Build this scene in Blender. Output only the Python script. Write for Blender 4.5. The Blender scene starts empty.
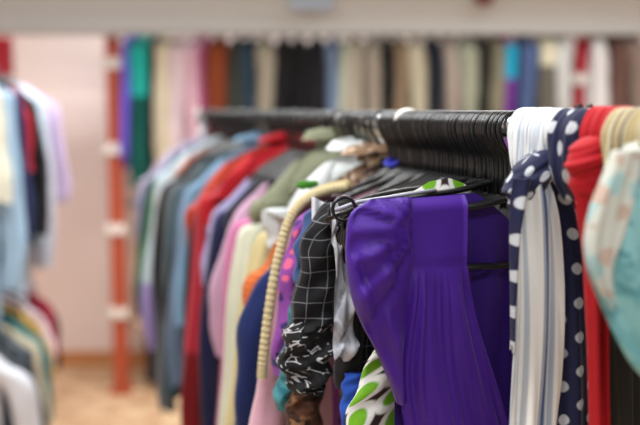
import bpy, math, random
from math import sin, cos, pi, radians as R, atan2, sqrt
from mathutils import Vector

C = bpy.context.scene.collection
CAM_H = 1.55
PITCH = R(6.62)
FPX = 889.0          # focal length in pixels of the 640 x 425 frame (50 mm on 36 mm)

# ------------------------------------------------------------------ helpers
def lin(c):
    c = c / 255.0
    return c / 12.92 if c <= 0.04045 else ((c + 0.055) / 1.055) ** 2.4
def col(h):
    h = h.lstrip('#')
    return (lin(int(h[0:2], 16)), lin(int(h[2:4], 16)), lin(int(h[4:6], 16)), 1)
def smooth(t):
    t = max(0.0, min(1.0, t))
    return t * t * (3 - 2 * t)
def lerp(a, b, t): return a + (b - a) * t
def interp(keys, t):
    """piecewise smooth interpolation of [(t, value), ...]; values may be tuples"""
    if t <= keys[0][0]: return keys[0][1]
    for (t0, a), (t1, b) in zip(keys, keys[1:]):
        if t <= t1:
            f = (t - t0) / (t1 - t0)
            if isinstance(a, tuple): return tuple(lerp(p, q, f) for p, q in zip(a, b))
            return lerp(a, b, f)
    return keys[-1][1]
def catmull(pts, n):
    """n+1 points on a smooth curve through pts (tuples of any length)"""
    out = []
    m = len(pts) - 1
    for i in range(n + 1):
        t = i / n * m
        k = min(int(t), m - 1)
        f = t - k
        p0, p1, p2, p3 = pts[max(k - 1, 0)], pts[k], pts[k + 1], pts[min(k + 2, m)]
        out.append(tuple(0.5 * (2 * b + (c - a) * f + (2 * a - 5 * b + 4 * c - d) * f * f + (3 * b - a - 3 * c + d) * f ** 3)
                         for a, b, c, d in zip(p0, p1, p2, p3)))
    return out

class MB:
    def __init__(self): self.v, self.f, self.uv = [], [], []
    def grid(self, nu, nv, fn, closed=False):
        """fn(i/nu, j/nv) -> (x, y, z, u, v)"""
        b = len(self.v)
        cols = nu if closed else nu + 1
        uvs = {}
        for j in range(nv + 1):
            for i in range(nu + 1):
                p = fn(i / nu, j / nv)
                uvs[(i, j)] = (p[3], p[4])
                if i < cols: self.v.append(p[:3])
        for j in range(nv):
            for i in range(nu):
                i2 = (i + 1) % cols if closed else i + 1
                self.f.append((b + j * cols + i, b + j * cols + i2, b + (j + 1) * cols + i2, b + (j + 1) * cols + i))
                self.uv.append([uvs[(i, j)], uvs[(i + 1, j)], uvs[(i + 1, j + 1)], uvs[(i, j + 1)]])
        return self
    def tube(self, path, r, n=8, sy=1.0, cap=True):
        """round tube along path; r a number or a list; sy squashes it along local y"""
        b = len(self.v)
        P = [Vector(p) for p in path]
        up = Vector((0, 1, 0))
        for k, p in enumerate(P):
            t = (P[min(k + 1, len(P) - 1)] - P[max(k - 1, 0)]).normalized()
            a = up - t * up.dot(t)
            if a.length < 1e-3: a = Vector((1, 0, 0)) - t * t.x
            a.normalize()
            c = t.cross(a)
            rr = r[k] if isinstance(r, (list, tuple)) else r
            for i in range(n):
                w = 2 * pi * i / n
                self.v.append(tuple(p + a * (cos(w) * rr * sy) + c * (sin(w) * rr)))
        for k in range(len(P) - 1):
            for i in range(n):
                i2 = (i + 1) % n
                self.f.append((b + k * n + i, b + k * n + i2, b + (k + 1) * n + i2, b + (k + 1) * n + i))
                self.uv.append([(i / n, k), ((i + 1) / n, k), ((i + 1) / n, k + 1), (i / n, k + 1)])
        if cap:
            for base, rev in ((b, True), (b + (len(P) - 1) * n, False)):
                idx = [base + i for i in range(n)]
                if rev: idx.reverse()
                self.f.append(tuple(idx)); self.uv.append([(0, 0)] * n)
        return self
    def box(self, x0, x1, y0, y1, z0, z1):
        b = len(self.v)
        self.v += [(x, y, z) for z in (z0, z1) for y in (y0, y1) for x in (x0, x1)]
        for q in ((0, 2, 3, 1), (4, 5, 7, 6), (0, 1, 5, 4), (2, 6, 7, 3), (0, 4, 6, 2), (1, 3, 7, 5)):
            self.f.append(tuple(b + i for i in q))
            self.uv.append([(self.v[b + i][0] + self.v[b + i][1], self.v[b + i][2]) for i in q])
        return self
    def build(self, name, mat, parent=None, flat=False, bevel=0, sub=0):
        me = bpy.data.meshes.new(name)
        me.from_pydata(self.v, [], self.f)
        uvl = me.uv_layers.new(name='UVMap')
        k = 0
        for quad in self.uv:
            for q in quad:
                uvl.data[k].uv = q; k += 1
        me.materials.append(mat)
        if not flat:
            for p in me.polygons: p.use_smooth = True
        me.update()
        o = bpy.data.objects.new(name, me)
        C.objects.link(o)
        if parent: o.parent = parent
        if bevel:
            m = o.modifiers.new('bevel', 'BEVEL'); m.width = bevel; m.segments = 2
        if sub:
            m = o.modifiers.new('subsurf', 'SUBSURF'); m.levels = sub; m.render_levels = sub
        return o

def tag(o, label=None, cat=None, group=None, kind=None):
    if label: o['label'] = label
    if cat: o['category'] = cat
    if group: o['group'] = group
    if kind: o['kind'] = kind
    return o
def thing(name, label, cat, loc, rz=0, group=None):
    o = bpy.data.objects.new(name, None)
    o.empty_display_size = 0.05
    C.objects.link(o)
    o.location = loc; o.rotation_euler = (0, 0, rz)
    return tag(o, label, cat, group)
def dup(root, loc, rz, label, group):
    r = root.copy(); C.objects.link(r); r.location = loc; r.rotation_euler = (0, 0, rz)
    r['label'] = label
    if group: r['group'] = group
    elif 'group' in r: del r['group']
    for ch in list(root.children):
        c = ch.copy(); C.objects.link(c); c.parent = r
    return r

# ------------------------------------------------------------------ materials
class NT:
    def __init__(self, name):
        self.m = bpy.data.materials.new(name); self.m.use_nodes = True
        self.t = self.m.node_tree; self.n = self.t.nodes
        self.b = self.n['Principled BSDF']
    def new(self, kind, **kw):
        x = self.n.new(kind)
        for k, v in kw.items(): setattr(x, k, v)
        return x
    def put(self, sock, v):
        if hasattr(v, 'is_output'): self.t.links.new(v, sock)
        else: sock.default_value = v
    def math(self, op, a, b=0.0, c=None):
        x = self.new('ShaderNodeMath', operation=op)
        self.put(x.inputs[0], a); self.put(x.inputs[1], b)
        if c is not None: self.put(x.inputs[2], c)
        return x.outputs[0]
    def mix(self, f, a, b):
        x = self.new('ShaderNodeMix', data_type='RGBA')
        self.put(x.inputs[0], f); self.put(x.inputs[6], a); self.put(x.inputs[7], b)
        return x.outputs[2]
    def uv(self):
        if not hasattr(self, '_uv'):
            tc = self.new('ShaderNodeTexCoord')
            s = self.new('ShaderNodeSeparateXYZ'); self.t.links.new(tc.outputs['UV'], s.inputs[0])
            self._uv = (tc.outputs['UV'], s.outputs[0], s.outputs[1]); self.tc = tc
        return self._uv
    def noise(self, scale, detail=2.0, vec=None):
        x = self.new('ShaderNodeTexNoise'); x.inputs['Scale'].default_value = scale; x.inputs['Detail'].default_value = detail
        self.t.links.new(vec if vec is not None else self.uv()[0], x.inputs['Vector'])
        return x.outputs['Fac']
    def lattice(self, fx, fy, ox, oy, wob=0.0):
        """distance from the centre of each cell of a regular lattice, in cells"""
        _, u, v = self.uv()
        a = self.math('SUBTRACT', self.math('FRACT', self.math('MULTIPLY_ADD', u, fx, ox)), .5)
        b = self.math('SUBTRACT', self.math('FRACT', self.math('MULTIPLY_ADD', v, fy, oy)), .5)
        return self.math('SQRT', self.math('ADD', self.math('MULTIPLY', a, a), self.math('MULTIPLY', b, b)))
    def step(self, d, r, soft=0.06):
        x = self.new('ShaderNodeMapRange'); x.interpolation_type = 'SMOOTHSTEP'
        self.put(x.inputs[0], d); x.inputs[1].default_value = r - soft; x.inputs[2].default_value = r + soft
        x.inputs[3].default_value = 1; x.inputs[4].default_value = 0
        return x.outputs[0]

_mats = {}
def fabric(c, kind='plain', c2=None, c3=None, f=40.0, rough=.85, sheen=.08, var=.22, bump=.4, spec=.2):
    key = (c, kind, c2, c3, f, rough, sheen)
    if key in _mats: return _mats[key]
    t = NT('fabric_' + kind)
    uv, u, v = t.uv()
    def col(h, k=.80):
        q = globals()['col'](h)
        return (q[0] ** 1.10 * k, q[1] ** 1.10 * k, q[2] ** 1.10 * k, 1)
    base = col(c)
    bc = None
    if kind == 'plain':
        bc = base
    elif kind == 'stripes':                      # stripes down the garment
        w = t.math('FRACT', t.math('MULTIPLY', u, f))
        bc = t.mix(t.step(w, .45, .05), base, col(c2))
    elif kind == 'multistripe':
        w = t.math('FRACT', t.math('MULTIPLY', u, f))
        bc = t.mix(t.step(w, .3, .03), base, col(c2))
        w2 = t.math('FRACT', t.math('MULTIPLY', u, f * 3.0))
        bc = t.mix(t.math('MULTIPLY', t.step(w2, .22, .05), .8), bc, col(c3))
    elif kind == 'cross':                        # stripes across the garment
        w = t.math('FRACT', t.math('MULTIPLY', v, f))
        bc = t.mix(t.step(w, .45, .05), base, col(c2))
    elif kind == 'dots':
        d1 = t.lattice(f, f, 0, 0); d2 = t.lattice(f, f, .5, .5)
        bc = t.mix(t.step(t.math('MINIMUM', d1, d2), .17, .03), base, col(c2))
    elif kind == 'windowpane':
        n = t.noise(14)
        uu = t.math('MULTIPLY_ADD', n, .02, u); vv = t.math('MULTIPLY_ADD', n, .02, v)
        a = t.math('ABSOLUTE', t.math('SUBTRACT', t.math('FRACT', t.math('MULTIPLY', uu, f)), .5))
        b = t.math('ABSOLUTE', t.math('SUBTRACT', t.math('FRACT', t.math('MULTIPLY', vv, f * .8)), .5))
        bc = t.mix(t.step(t.math('MINIMUM', a, b), .020, .014), base, col(c2))
    elif kind == 'ovals':                        # white ovals with a coloured core on a dark ground
        d1 = t.lattice(f, f * .62, 0, 0); d2 = t.lattice(f, f * .62, .5, .5)
        d = t.math('MINIMUM', d1, d2)
        bc = t.mix(t.step(d, .385, .03), base, col(c2))
        bc = t.mix(t.step(d, .24, .03), bc, col(c3))
    elif kind == 'floral':
        x = t.new('ShaderNodeTexVoronoi'); x.inputs['Scale'].default_value = f
        t.t.links.new(uv, x.inputs['Vector'])
        n = t.noise(f * 1.6, 3)
        d = t.math('ADD', x.outputs['Distance'], t.math('MULTIPLY', t.math('SUBTRACT', n, .5), .7))
        bc = t.mix(t.step(d, .36, .05), base, col(c2))
        r = t.new('ShaderNodeSeparateColor'); t.t.links.new(x.outputs['Color'], r.inputs[0])
        bc = t.mix(t.math('MULTIPLY', t.step(d, .42, .06), t.math('GREATER_THAN', r.outputs[0], .5)), bc, col(c3 or c2))
    elif kind == 'sketch':                       # thin pale line flowers
        x = t.new('ShaderNodeTexVoronoi'); x.inputs['Scale'].default_value = f
        x.feature = 'DISTANCE_TO_EDGE'; t.t.links.new(uv, x.inputs['Vector'])
        n = t.noise(f * .9, 2)
        m = t.math('MULTIPLY', t.step(x.outputs['Distance'], .05, .02), t.math('GREATER_THAN', n, .52))
        bc = t.mix(m, base, col(c2))
    elif kind == 'mottle':
        n = t.noise(f, 3)
        bc = t.mix(t.step(n, .52, .07), base, col(c2))
        if c3:
            n2 = t.noise(f * 1.9, 3)
            bc = t.mix(t.step(n2, .42, .05), bc, col(c3))
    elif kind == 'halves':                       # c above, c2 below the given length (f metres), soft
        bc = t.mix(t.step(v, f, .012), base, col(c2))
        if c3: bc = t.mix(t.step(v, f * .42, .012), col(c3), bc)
    elif kind == 'weave':                        # knitted rope
        a = t.math('SINE', t.math('MULTIPLY_ADD', v, f * 6.28, t.math('MULTIPLY', u, 260)))
        bc = t.mix(t.math('MULTIPLY_ADD', a, .5, .5), base, col(c2))
    n = t.noise(9, 4)
    dark = t.new('ShaderNodeHueSaturation'); dark.inputs['Value'].default_value = 1.0
    t.put(dark.inputs['Color'], bc)
    t.put(dark.inputs['Value'], t.math('MULTIPLY_ADD', n, var * 2, 1 - var))
    t.t.links.new(dark.outputs[0], t.b.inputs['Base Color'])
    t.b.inputs['Roughness'].default_value = rough
    t.b.inputs['Specular IOR Level'].default_value = spec
    t.b.inputs['Sheen Weight'].default_value = sheen
    t.b.inputs['Sheen Roughness'].default_value = .5
    bp = t.new('ShaderNodeBump'); bp.inputs['Strength'].default_value = bump; bp.inputs['Distance'].default_value = .004
    a = t.math('MULTIPLY_ADD', t.noise(28, 3), .8, t.math('MULTIPLY', t.noise(420, 1), .2))
    t.put(bp.inputs['Height'], a)
    t.t.links.new(bp.outputs[0], t.b.inputs['Normal'])
    _mats[key] = t.m
    return t.m

def plastic(name, c, rough=.4, metal=0.0, var=.0, scale=8.0, spec=.5):
    t = NT(name)
    t.b.inputs['Roughness'].default_value = rough
    t.b.inputs['Metallic'].default_value = metal
    t.b.inputs['Specular IOR Level'].default_value = spec
    t.uv()
    n = t.noise(scale, 4, t.tc.outputs['Object'])
    h = t.new('ShaderNodeHueSaturation'); h.inputs['Color'].default_value = col(c)
    t.put(h.inputs['Value'], t.math('MULTIPLY_ADD', n, var * 2, 1 - var))
    t.t.links.new(h.outputs[0], t.b.inputs['Base Color'])
    return t.m

def floor_mat():
    t = NT('floor_lino'); t.uv()
    v = t.tc.outputs['Object']
    n = t.noise(9, 4, v); n2 = t.noise(30, 3, v)
    c = t.mix(t.step(n, .5, .12), col('c69d78'), col('e3c6a0'))
    c = t.mix(t.math('MULTIPLY', t.step(n2, .42, .08), .6), c, col('a9764f'))
    t.t.links.new(c, t.b.inputs['Base Color'])
    t.b.inputs['Roughness'].default_value = .55
    return t.m

M_black = plastic('black_plastic', '#07080a', .3, spec=.42)
M_chrome = plastic('brushed_chrome', '#b8bcc0', .3, .9)
M_steel_dark = plastic('dark_steel', '#2a2c2f', .4, .5)
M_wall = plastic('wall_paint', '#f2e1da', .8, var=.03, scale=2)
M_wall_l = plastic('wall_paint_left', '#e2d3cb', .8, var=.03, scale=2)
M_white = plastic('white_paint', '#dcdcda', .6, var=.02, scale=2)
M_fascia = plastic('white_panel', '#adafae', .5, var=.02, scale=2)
M_red = plastic('red_lacquer', '#a8482c', .5, var=.08)
M_crimson = plastic('crimson_lacquer', '#a80c26', .45, var=.05)
M_base = plastic('orange_wood', '#c88a56', .5, var=.12, scale=12)
M_clip = plastic('white_plastic', '#d9d3cc', .5)
M_floor = floor_mat()

# ------------------------------------------------------------------ rails
class Rail:
    """a rail in plan: point a at s = 0, unit direction d away from the camera; garments hang across it"""
    def __init__(self, ax, ay, dx, dy, z):
        l = sqrt(dx * dx + dy * dy)
        self.a = (ax, ay); self.d = (dx / l, dy / l); self.z = z
        self.rz = atan2(-self.d[0], self.d[1])
    def at(self, s): return (self.a[0] + self.d[0] * s, self.a[1] + self.d[1] * s, self.z)
    def loc(self, px, py, s, off=0.0):
        """where the sight line through an image point meets the garment plane at s: local (x, z)"""
        u = (px - 320) / FPX; v = (py - 212.5) / FPX
        cp, sp = cos(PITCH), sin(PITCH)
        D = (u, cp - v * sp, -sp - v * cp)
        p = self.at(s + off)
        n = self.d
        t = (p[0] * n[0] + p[1] * n[1]) / (D[0] * n[0] + D[1] * n[1])
        q = (D[0] * t, D[1] * t, D[2] * t + CAM_H)
        x = (q[0] - p[0]) * n[1] - (q[1] - p[1]) * n[0]
        return x, q[2] - p[2]
main = Rail(0.243, 1.2, -0.304, 0.953, 1.530)
back = Rail(0.0, 4.95, 1.0, 0.0, 2.04)            # runs across the shop
backlow = Rail(0.0, 4.98, 1.0, 0.0, 1.02)
leftup = Rail(-1.10, 2.16, -0.19, 0.98, 1.80)
leftlow = Rail(-1.10, 2.16, -0.19, 0.98, 0.985)

# ------------------------------------------------------------------ hangers
RAIL_R = .0125
def hook_path(Rr=.021, zc=-.0055, znk=-.085):
    p = [(Rr * cos(a), 0, zc + Rr * sin(a)) for a in [R(x) for x in range(-35, 216, 14)]]
    p += [(-.012, 0, zc - .0245), (-.003, 0, zc - .036), (0, 0, zc - .048), (0, 0, znk)]
    return p
def hanger_meshes(hw, slope, znk=-.085, bar=True):
    h = MB().tube(catmull(hook_path(znk=znk), 30), .0031, 8, 1.35)
    b = MB()
    def arm(x):
        return znk - slope * abs(x) - .018 * (abs(x) / hw) ** 4 + .006 * math.exp(-(x / .03) ** 2)
    xs = [hw * (i / 12 - 1) for i in range(25)]
    b.tube([(x, 0, arm(x)) for x in xs], [.0042 if abs(x) < hw * .97 else .003 for x in xs], 8, 1.3)
    if bar:
        zb = arm(hw) - .05
        for sg in (-1, 1):
            b.tube(catmull([(sg * hw, 0, arm(hw)), (sg * (hw + .004), 0, arm(hw) - .022), (sg * (hw - .02), 0, zb)], 8), .0036, 8)
        b.tube([(-hw + .02, 0, zb), (0, 0, zb - .002), (hw - .02, 0, zb)], .0033, 8)
    return h, b
_hang = {}
def hanger(rail, s, label, kind='sloped', group=None, rz=0.0):
    """three patterns of the same black plastic hanger; repeats are copies"""
    loc = rail.at(s)
    if kind in _hang:
        return dup(_hang[kind], loc, rail.rz + rz, label, group)
    spec = {'sloped': (.195, .32), 'steep': (.17, .5), 'flat': (.205, .07), 'small': (.10, .45), 'mid': (.130, .56), 'low': (.205, .07)}[kind]
    t = thing('clothes_hanger', label, 'hanger', loc, rail.rz + rz, group)
    h, b = hanger_meshes(*spec, znk=-.103 if kind == 'low' else -.085)
    h.build('hook', M_black, t); b.build('shoulder_frame', M_black, t)
    _hang[kind] = t
    return t

# ------------------------------------------------------------------ garments
def torso_mb(rng, hw, slope, zneck, length, T, flare=0.0, waist=.1, fold=1.0, bevel_drop=.03, nu=44, nv=26):
    ph = [rng.uniform(0, 6.28) for _ in range(8)]
    k1, k2 = rng.uniform(9, 14), rng.uniform(20, 30)
    hem = zneck - length
    def fn(i, j):
        th = 2 * pi * i
        v = j ** 1.5
        c, s_ = cos(th), sin(th)
        cc = math.copysign(abs(c) ** .8, c)
        W = hw * (1 - waist * smooth(v / .22) + flare * v)
        x = W * cc
        zs = zneck - slope * abs(hw * cc) - bevel_drop * abs(cc) ** 4 - .012 * math.exp(-(x / .045) ** 2)
        z = lerp(zs, hem + .012 * sin(3 * th + ph[6]), v)
        Tv = T * (.16 + .84 * smooth(v / .1)) * (1 + .25 * v)
        side = 0 if s_ > 0 else 1
        f = smooth((v - .03) / .35) * fold
        y = Tv * math.copysign(abs(s_) ** .8, s_)
        amp = T * .38 * f
        y += amp * (sin(k1 * x / hw * .5 + ph[side] + 2.2 * z) + .5 * sin(k2 * x / hw * .5 + ph[2 + side] - 3 * z)) * abs(s_) ** .5
        x += .010 * f * sin(9 * z + ph[4] + side) + .006 * f * sin(21 * z + ph[5])
        y += .012 * v * sin(4 * z + ph[7])
        return (x, y, z, x + (.7 if side else 0), z)
    return MB().grid(nu, nv, fn, True)

def sleeve_mb(rng, sg, hw, slope, zneck, L, T, wide=.052, flare=0.0, out=.03, drop=.03, nu=22, nv=24):
    z0 = zneck - slope * hw - drop * .7
    x0 = hw - .035
    pts = [(x0 - .01, 0, zneck - slope * (hw - .05) - .006), (hw - .012, 0, z0 - .012), (hw + out * .35, 0, z0 - .07),
           (hw + out * .8, 0, z0 - L * .45), (hw + out, 0, z0 - L * .75), (hw + out * .9, 0, z0 - L)]
    path = catmull(pts, nv)
    ph = [rng.uniform(0, 6.28) for _ in range(5)]
    def fn(i, j):
        k = int(round(j * nv))
        p = path[k]
        th = 2 * pi * i
        rx = wide * interp([(0, .32), (.14, .75), (.3, 1), (.6, .86), (1, .72 + flare)], j)
        ry = T * interp([(0, .3), (.15, .9), (.4, 1.1), (1, .95 + flare)], j)
        w = smooth(j / .3)
        cr = 1 + w * (.10 * sin(3 * th + ph[0] + 5 * j) + .07 * sin(5 * th + ph[1] - 7 * j)) + .05 * w * sin(26 * j + ph[2] + 2 * cos(th))
        x = sg * (p[0] + rx * cr * cos(th) + .006 * w * sin(11 * j + ph[3]))
        y = ry * cr * sin(th) + .01 * w * sin(5 * j + ph[4])
        # upper rings tilt so that the cap follows the shoulder line
        z = p[2] - (rx * cos(th)) * slope * (1 - smooth(j / .35)) + .008 * (j > .97) * sin(4 * th)
        return (x, y, z, th / 6.28 * wide * 5, p[2])
    return MB().grid(nu, nv, fn, True)

def collar_mb(rng, zneck, h, a=.056, b=.02, open_=.0):
    ph = rng.uniform(0, 6.28)
    rows = [(0, -.014, .8), (.3, .4, .9), (.55, 1.0, .98), (.7, .95, 1.12), (1.0, .12, 1.36)]
    def fn(i, j):
        th = 2 * pi * i
        zz = interp([(r[0], r[1]) for r in rows], j); sc = interp([(r[0], r[2]) for r in rows], j)
        z = zneck + .002 + (zz * h if zz > 0 else zz) - .25 * abs(a * cos(th)) + .003 * sin(2 * th + ph)
        front = .5 - .5 * sin(th)
        z -= front * h * .35 * j
        return (a * sc * cos(th), b * sc * sin(th) - .002, z, th * .05, z)
    return MB().grid(26, 10, fn, True)

_seed = [100]
def garment(name, cat, label, short, rail, s, mat, hw=.19, slope=.35, length=.7, T=.024, sleeve=.55, zneck=-.088,
            sleeve_mat=None, collar=0.0, collar_mat=None, flare=0.06, wide=.05, out=.03, rz=0.0, hang='sloped', sflare=0.0,
            group=None, fold=1.0, hlabel='black plastic hanger carrying the '):
    _seed[0] += 1
    rng = random.Random(_seed[0])
    t = thing(name, label, cat, rail.at(s), rail.rz + rz, group)
    torso_mb(rng, hw, slope, zneck, length, T, flare, fold=fold).build('body', mat, t)
    if sleeve:
        for sg in (-1, 1):
            sleeve_mb(rng, sg, hw, slope, zneck, sleeve, T * .85, wide, sflare, out).build('sleeve', sleeve_mat or mat, t)
    if collar:
        collar_mb(rng, zneck, collar, min(.056, hw * .5) if rail is main else .056, .02 if hw > .1 else .010).build('collar', collar_mat or sleeve_mat or mat, t)
    if hang:
        hanger(rail, s, hlabel + short, hang, rz=rz)
    return t

# ================================================================== the shop
MB().box(-3.2, 3.4, -1.5, 5.5, -.06, 0).build('floor', M_floor, flat=True)['kind'] = 'structure'
MB().box(-3.2, 3.4, 5.3, 5.42, 0, 2.75).build('wall_back', M_wall, flat=True)['kind'] = 'structure'
MB().box(-3.2, -3.08, -1.5, 5.3, 0, 2.75).build('wall_left', M_wall_l, flat=True)['kind'] = 'structure'
MB().box(3.28, 3.4, -1.5, 5.3, 0, 2.75).build('wall_right', M_wall_l, flat=True)['kind'] = 'structure'
MB().box(-3.2, 3.4, -1.5, 5.42, 2.75, 2.85).build('ceiling', M_white, flat=True)['kind'] = 'structure'
bb = MB().box(-3.08, 3.28, 5.28, 5.3, 0, .085); bb.box(-3.08, 3.28, 5.265, 5.28, 0, .02)
bb.build('baseboard_back', M_base, flat=True, bevel=.004)['kind'] = 'structure'

# white fascia above the wall rail: cove lean made up to shade its top
def fascia(i, j):
    x = lerp(-3.05, 3.25, i)
    prof = catmull([(4.66, 1.935), (4.645, 1.94), (4.64, 1.97), (4.62, 2.03), (4.56, 2.13), (4.46, 2.24), (4.30, 2.33), (4.1, 2.38)], 24)
    p = prof[int(round(j * 24))]
    return (x, p[0] + .045 * (x), p[1], x, p[1])
fa = MB().grid(8, 24, fascia)
def fascia_under(i, j):
    x = lerp(-3.05, 3.25, i)
    return (x, lerp(4.66, 4.80, j) + .045 * x, 1.935, x, j)
fa.grid(8, 1, fascia_under)
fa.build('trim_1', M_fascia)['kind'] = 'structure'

# dark red round knob and pale blue sticker on the fascia
kn = MB()
def ball(i, j):
    th = 2 * pi * i; ph = pi * j
    return (.055 * sin(ph) * cos(th), .03 * sin(ph) * sin(th), .055 * cos(ph), i, j)
kn.grid(24, 12, ball, True)
o = kn.build('decoration', plastic('dark_red_gloss', '#5c1020', .4))
o.location = (.825, 4.56, 2.122)
tag(o, 'dark red round ornament fixed high on the pale grey fascia', 'decoration')
o = MB().grid(6, 6, lambda i, j: (-.11 + .22 * i, 0, -.05 + .1 * j, i, j)).build('sticker', plastic('pale_blue_paper', '#969da8', .7))
o.location = (-.04, 4.545, 2.085); o.rotation_euler = (R(-28), 0, R(2.6))
tag(o, 'pale bluish sticker at the top of the grey fascia', 'sticker')

# red uprights with white brackets
def upright(px, y, w, mat, label, zs, top=1.93, depth=.04, bw=.02):
    x = (px - 320) / FPX * y
    t = thing('shelving_upright', label, 'post', (x, y, 0))
    MB().box(-w / 2, w / 2, 0, depth, 0, top).build('post', mat, t, flat=True, bevel=.003)
    MB().box(-w / 2 - .02, w / 2 + .02, -.03, depth + .03, 0, .03).build('foot', mat, t, flat=True, bevel=.004)
    for z in zs:
        MB().box(-w / 2 - bw, w / 2 + .012, -.022, depth * .5, z - .028, z + .028).build('bracket', M_clip, t, flat=True, bevel=.006)
upright(115, 4.74, .075, M_red, 'orange-red upright with white brackets beside the pale pink wall', [.45, .91, 1.34, 1.79])
upright(580, 4.82, .078, M_crimson, 'crimson upright with a white bracket behind the red scarf', [.55, 1.1, 1.71])
upright(3, 4.78, .13, M_crimson, 'crimson upright showing above the left-hand rack of clothes', [.5, 1.0, 1.70])

# ------------------------------------------------------------------ the racks
def rack(rail, s0, s1, label, uprights, mat=M_chrome, feet=True):
    t = thing('clothes_rack', label, 'clothes rack', (rail.at(s0)[0], rail.at(s0)[1], 0), rail.rz)
    L = s1 - s0
    mb = MB().tube([(0, 0, rail.z), (0, L, rail.z)], RAIL_R, 16)
    mb.build('rail', mat, t)
    for e in (-.004, L + .004):
        MB().tube([(0, e - .012, rail.z), (0, e + .012, rail.z)], .019, 16).build('end_cap', M_clip, t)
    for u in uprights:
        y = u - s0
        MB().tube([(0, y, .03), (0, y, rail.z - .004)], .0125, 12).build('upright', mat, t)
        MB().tube([(-.25, y, .03), (.25, y, .03)], .014, 12).build('foot', mat, t)
    return t
rack(main, -.62, 2.30, 'long clothes rack packed with black hangers, tied scarves at its near end', (-.58, 2.26))
wt = thing('wall_rail', 'long chrome rail under the grey fascia, holding the garments along the back', 'clothes rail', (-1.1, 4.95, 2.04))
MB().tube([(0, 0, 0), (2.5, 0, 0)], RAIL_R, 12).build('rail', M_chrome, wt)
for x in (.02, .85, 1.65, 2.48):
    MB().box(x - .01, x + .01, 0, .35, -.012, .012).build('bracket', M_chrome, wt, flat=True)
wl = thing('wall_rail', 'lower rail at the back by the orange-red upright, carrying dark garments', 'clothes rail', (-1.1, 4.98, 1.02))
MB().tube([(0, 0, 0), (1.2, 0, 0)], RAIL_R, 12).build('rail', M_chrome, wl)
for x in (.02, 1.18):
    MB().box(x - .01, x + .01, 0, .32, -.012, .012).build('bracket', M_chrome, wl, flat=True)
lr = rack(leftup, -.6, 1.62, 'two-tier clothes rack at the left edge', (-.5, 1.58))
MB().tube([(0, 0, leftlow.z), (0, 2.2, leftlow.z)], RAIL_R, 12).build('lower_rail', M_chrome, lr)

# ================================================================== long rack, near to far
# ---- purple wrap blouse
def L(px, py, s, off=0.0): return main.loc(px, py, s, off)
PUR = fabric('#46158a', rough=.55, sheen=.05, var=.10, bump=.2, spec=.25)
PUR_SHADE = fabric('#3a0f7c', rough=.65, sheen=.1, var=.10, bump=.2, spec=.25)  # darker copy of the purple, back panel's shade put into its colour
pb = thing('blouse', 'deep purple wrap blouse with gathered yoke and puffed sleeves, frontmost on the long rack', 'blouse', main.at(-.030), main.rz)
SP = -.048
seam = [L(411, 199, SP), L(411, 235, SP), L(410, 270, SP), L(404, 330, SP), L(400, 380, SP), L(405, 430, SP), L(411, 480, SP), L(413, 560, SP)]
edge = [L(467, 195, SP), L(466, 232, SP), L(466, 268, SP), L(477, 322, SP), L(492, 375, SP), L(507, 430, SP), L(520, 480, SP), L(535, 560, SP)]
NV = 60
sc, ec = catmull(seam, NV), catmull(edge, NV)
zy = (L(411, 267, SP)[1])
def front(i, j):
    k = int(round(j * NV))
    a, b = sc[k], ec[k]
    x = lerp(a[0], b[0], i); z = lerp(a[1], b[1], i)
    below = smooth((zy - z) / .05)
    y = -.020 - .010 * sin(pi * i) * smooth((zy + .08 - z) / .15)
    g = .0026 * below * (1 - .35 * smooth((zy - z - .1) / .2))
    y += g * (.6 + .6 * sin(i * 7 + 1)) * sin(i * 33 + 4 * sin(i * 5) + 2.0 * sin(z * 16)) + .0016 * below * sin(i * 61 - z * 20) * sin(i * 9)
    y += .0045 * below * sin(i * 11 + 14 * z)
    # soft diagonal drag lines in the yoke, the yoke seam, the turned edge
    y += .0012 * (1 - below) * sin(40 * (x + z * .6))
    y += .003 * math.exp(-((z - zy) / .0035) ** 2)
    y -= .003 * math.exp(-((1 - i) / .04) ** 2)
    y += .010 * (1 - smooth(j / .05))
    return (x, y, z, x, z)
MB().grid(48, NV, front).build('front_panel', PUR, pb)
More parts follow.
